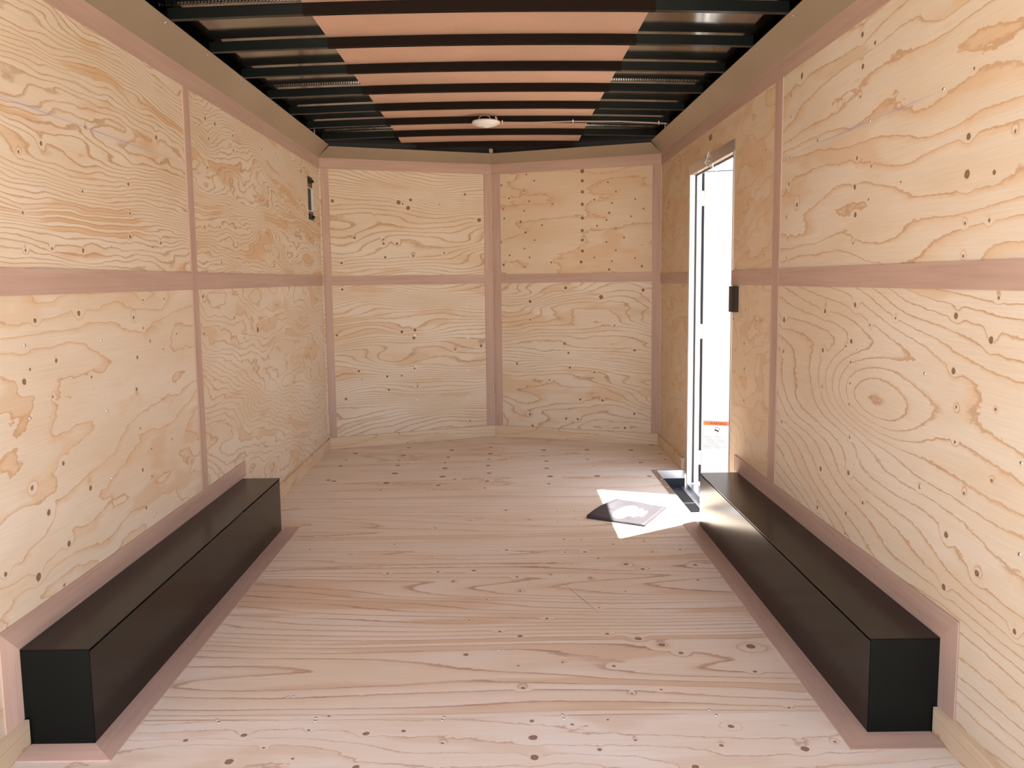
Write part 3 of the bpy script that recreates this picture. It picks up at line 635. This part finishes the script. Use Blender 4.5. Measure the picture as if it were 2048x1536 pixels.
# WARNING lettering
cu = bpy.data.curves.new('t', 'FONT'); cu.body = 'WARNING'; cu.size = .0235; cu.offset = .0004
to = bpy.data.objects.new('t', cu); C.objects.link(to)
dg = bpy.context.evaluated_depsgraph_get(); dg.update(); tm = bpy.data.meshes.new_from_object(to.evaluated_get(dg))
xmax = max(v.co.x for v in tm.vertices); kx = .103 / xmax
vs = [(L0 + .036 + v.co.x * kx, fy - .0007, LZ - .0225 + v.co.y) for v in tm.vertices]
b.add(vs, [tuple(p.vertices) for p in tm.polygons], 2)
bpy.data.objects.remove(to); bpy.data.curves.remove(cu); bpy.data.meshes.remove(tm)
lab = b.build('warning_label', LB, LEAF); lab.location = (0, -.0045, 0)

# strike cover beside the near jamb, amber tag above the head
o = DP(MB().prism([(3.880, XR), (3.880, XR - .016), (3.905, XR - .026), (3.950, XR - .028), (3.972, XR - .02), (3.972, XR)], 1.045, 1.170, 'z'), 'strike_cover', M['black'])
o.data.transform(Matrix(((0, 1, 0, 0), (1, 0, 0, 0), (0, 0, 1, 0), (0, 0, 0, 1)))); o['label'] = 'black latch strike cover'
DP(MB().box(XR - .001, XR, 4.415, 4.475, 1.955, 1.985), 'amber_tag', M['tagamber'])
# white cord knotted on the head
p0 = (XR - .004, 4.47, 1.895)
DP(MB().tube([(XR - .006, 4.46, 1.90), (XR - .008, 4.475, 1.87), (XR - .010, 4.52, 1.845), (XR + .004, 4.50, 1.822), (XR + .014, 4.44, 1.812), (XR + .0, 4.40, 1.835), (XR - .01, 4.45, 1.85), (XR - .006, 4.52, 1.86)], .003)
   .tube([(XR + .03, 4.44, 1.825), (XR + .032, 4.44, 1.77), (XR + .030, 4.45, 1.72), (XR + .03, 4.43, 1.66)], .0022), 'tie_cord', M['plastic'])

# ---------------------------------------------------------------- vent in the left wall
V = empty('wall_vent', (XL, (VY0 + VY1) / 2, VZ0)); tag(V, 'narrow dark upright vent slot high on the left wall near the corner', 'vent')
voff = -Vector(V.location)
def VP(mb, name, mat, **k):
    o = mb.build(name, mat, V, **k); o.location = voff; return o
VP(MB().box(XL - .018, XL - .014, VY0, VY1, VZ0, VZ1), 'back_plate', simple('vent_brown', (.20, .12, .09), .6))
VP(MB().box(XL - .0135, XL - .0120, VY0 + .01, VY0 + .135, 1.700, 1.845), 'opening_shade', M['ink'])  # flat black panel stands in for the shade inside the vent hole
VP(MB().box(XL - .013, XL - .002, VY0 + .137, VY1 - .006, 1.700, 1.850), 'white_bracket', M['plastic'])
for z_ in (1.697, 1.850): VP(MB().box(XL - .0118, XL - .008, VY0 + .004, VY1 - .008, z_ - .003, z_ + .003), 'cross_bar', M['plastic'])
for z_ in (1.655, 1.895):
    VP(MB().disc((XL - .014, VY0 + .045, z_), (1, 0, 0), .022, .018, 12, .004).disc((XL - .014, VY0 + .105, z_), (1, 0, 0), .014, .03, 10, .004).box(XL - .014, XL - .002, VY0 + .04, VY0 + .12, z_ - .012, z_ + .012), 'clamp_knob', M['black'])

# ---------------------------------------------------------------- dome light and its cable
LY = 5.085
LT = empty('dome_light', (-.080, LY, 2.182)); tag(LT, 'round white dome light hanging by its wires under the roof bows', 'ceiling light')
MB().lathe([(.084, .012), (.088, .004), (.086, -.003), (.070, -.008)], k=28).build('rim', M['plastic'], LT, smooth=True)
MB().lathe([(.070, -.006), (.066, -.012), (.045, -.019), (.022, -.021), (.020, -.026), (.001, -.027)], k=28).build('lens', M['plastic'], LT, smooth=True)
arc = [(-.008 + .040 * math.cos(math.pi * i / 10) * -1, -.004, .014 + .034 * math.sin(math.pi * i / 10)) for i in range(11)]
MB().tube(arc, .0022, 6).tube([(.06, -.004, .012), (.064, -.004, .03)], .003, 6).build('wire', M['plastic'], LT)
MB().disc((.066, -.006, .020), (-.4, 0, 1), .0075, .018, 8, .004).build('wire_nut', M['wirenut'], LT)
CB = empty('cable', (.0, LY, 2.18)); tag(CB, 'thin grey cable running from the dome light to the right side', 'cable')
pts = [(-.01, .0, .012), (.03, 0, .006), (.2, .0, .003), (.45, .0, .007), (.75, .0, .004), (.98, 0, -.008), (1.04, 0, -.012)]
MB().tube(pts, .0045, 8).build('sheath', M['cable'], CB)
for x_, z_ in ((.02, .006), (.458, .005), (.99, -.010)):
    MB().tube([(x_, -.006, z_ + .012), (x_ + .002, -.007, z_ - .012)], .0022, 6).tube([(x_ - .002, -.006, z_ + .004), (x_ + .004, -.006, z_ + .010)], .0025, 6).build('zip_tie', M['plastic'], CB)

# ---------------------------------------------------------------- black document pouch lying in the patch of sun
pc = [Vector((.422, 3.975)), Vector((.623, 4.297)), Vector((.861, 4.131)), Vector((.690, 3.822))]
cx = sum((p.x for p in pc)) / 4; cy = sum((p.y for p in pc)) / 4
PO = empty('document_pouch', (cx, cy, 0)); tag(PO, 'flat black vinyl pouch with white logo lying on the floor in the sun', 'pouch')
n = 16; vs = []
def pz(a, c):            # a along left->right, c along bottom->top
    return .009 + .012 * math.exp(-((a) / .22) ** 2) * (.4 + .6 * math.sin(math.pi * min(1, max(0, c * .9 + .1)))) + .004 * math.sin(9 * a + 4 * c) * (1 - a)
for lay in (0, 1):
    for j in range(n + 1):
        for i in range(n + 1):
            a, c = i / n, j / n       # corners: left(0,0)?  bottom-left->.. use bilinear
            p = pc[0].lerp(pc[3], a).lerp(pc[1].lerp(pc[2], a), c)
            vs.append((p.x - cx, p.y - cy, pz(a, c) if lay == 0 else .0008))
fs = []
K = (n + 1) ** 2
for j in range(n):
    for i in range(n):
        a = j * (n + 1) + i; fs += [(a, a + 1, a + n + 2, a + n + 1), (a + K, a + n + 1 + K, a + n + 2 + K, a + 1 + K)]
for i in range(n):
    for a, c in ((i, i + 1), (n * (n + 1) + i + 1, n * (n + 1) + i), ((i + 1) * (n + 1), i * (n + 1)), (i * (n + 1) + n, (i + 1) * (n + 1) + n)):
        fs.append((a, a + K, c + K, c))
MB().add(vs, fs).build('shell', M['bag'], PO, smooth=True)
# logo follows the surface of the pouch
def solve(x, y):
    a = c = .5
    for _ in range(20):
        p = pc[0].lerp(pc[3], a).lerp(pc[1].lerp(pc[2], a), c)
        e = Vector((x, y)) - p; du = (pc[3] - pc[0]) * (1 - c) + (pc[2] - pc[1]) * c; dv = (pc[1] - pc[0]) * (1 - a) + (pc[2] - pc[3]) * a
        det = du.x * dv.y - du.y * dv.x; a += (e.x * dv.y - e.y * dv.x) / det; c += (du.x * e.y - du.y * e.x) / det
    return a, c
bm = bmesh.new(); f_ = bm.faces.new([bm.verts.new((x, y, 0)) for x, y in LOGO]); bmesh.ops.triangulate(bm, faces=[f_])
bmesh.ops.subdivide_edges(bm, edges=bm.edges[:], cuts=2, use_grid_fill=True)
for v in bm.verts:
    a, c = solve(v.co.x, v.co.y); v.co = Vector((v.co.x - cx, v.co.y - cy, pz(a, c) + .0015))
me = bpy.data.meshes.new('logo_print'); bmesh.ops.recalc_face_normals(bm, faces=bm.faces); bm.to_mesh(me); bm.free(); me.materials.append(M['logo'])
# dark strokes inside the white lettering
for L in ([(.576, 4.044), (.590, 4.061), (.607, 4.082), (.607, 4.075), (.590, 4.052)], [(.653, 4.069), (.666, 4.095), (.681, 4.116), (.678, 4.102), (.666, 4.088), (.656, 4.064)],
          [(.684, 3.972), (.693, 4.014), (.701, 4.067), (.707, 4.077), (.697, 4.014), (.687, 3.970)]):
    ps = []
    for x, y in L:
        a, c = solve(x, y); ps.append((x - cx, y - cy, pz(a, c) + .0045))
    MB().add(ps, [tuple(range(len(ps)))]).build('logo_stroke', M['bag'], PO)
lo = bpy.data.objects.new('logo_print', me); C.objects.link(lo); lo.parent = PO

# ---------------------------------------------------------------- outside
G = MB().box(-40, 40, -40, 40, -.65, -.55).build('ground', M['gravel']); tag(G, kind='structure')
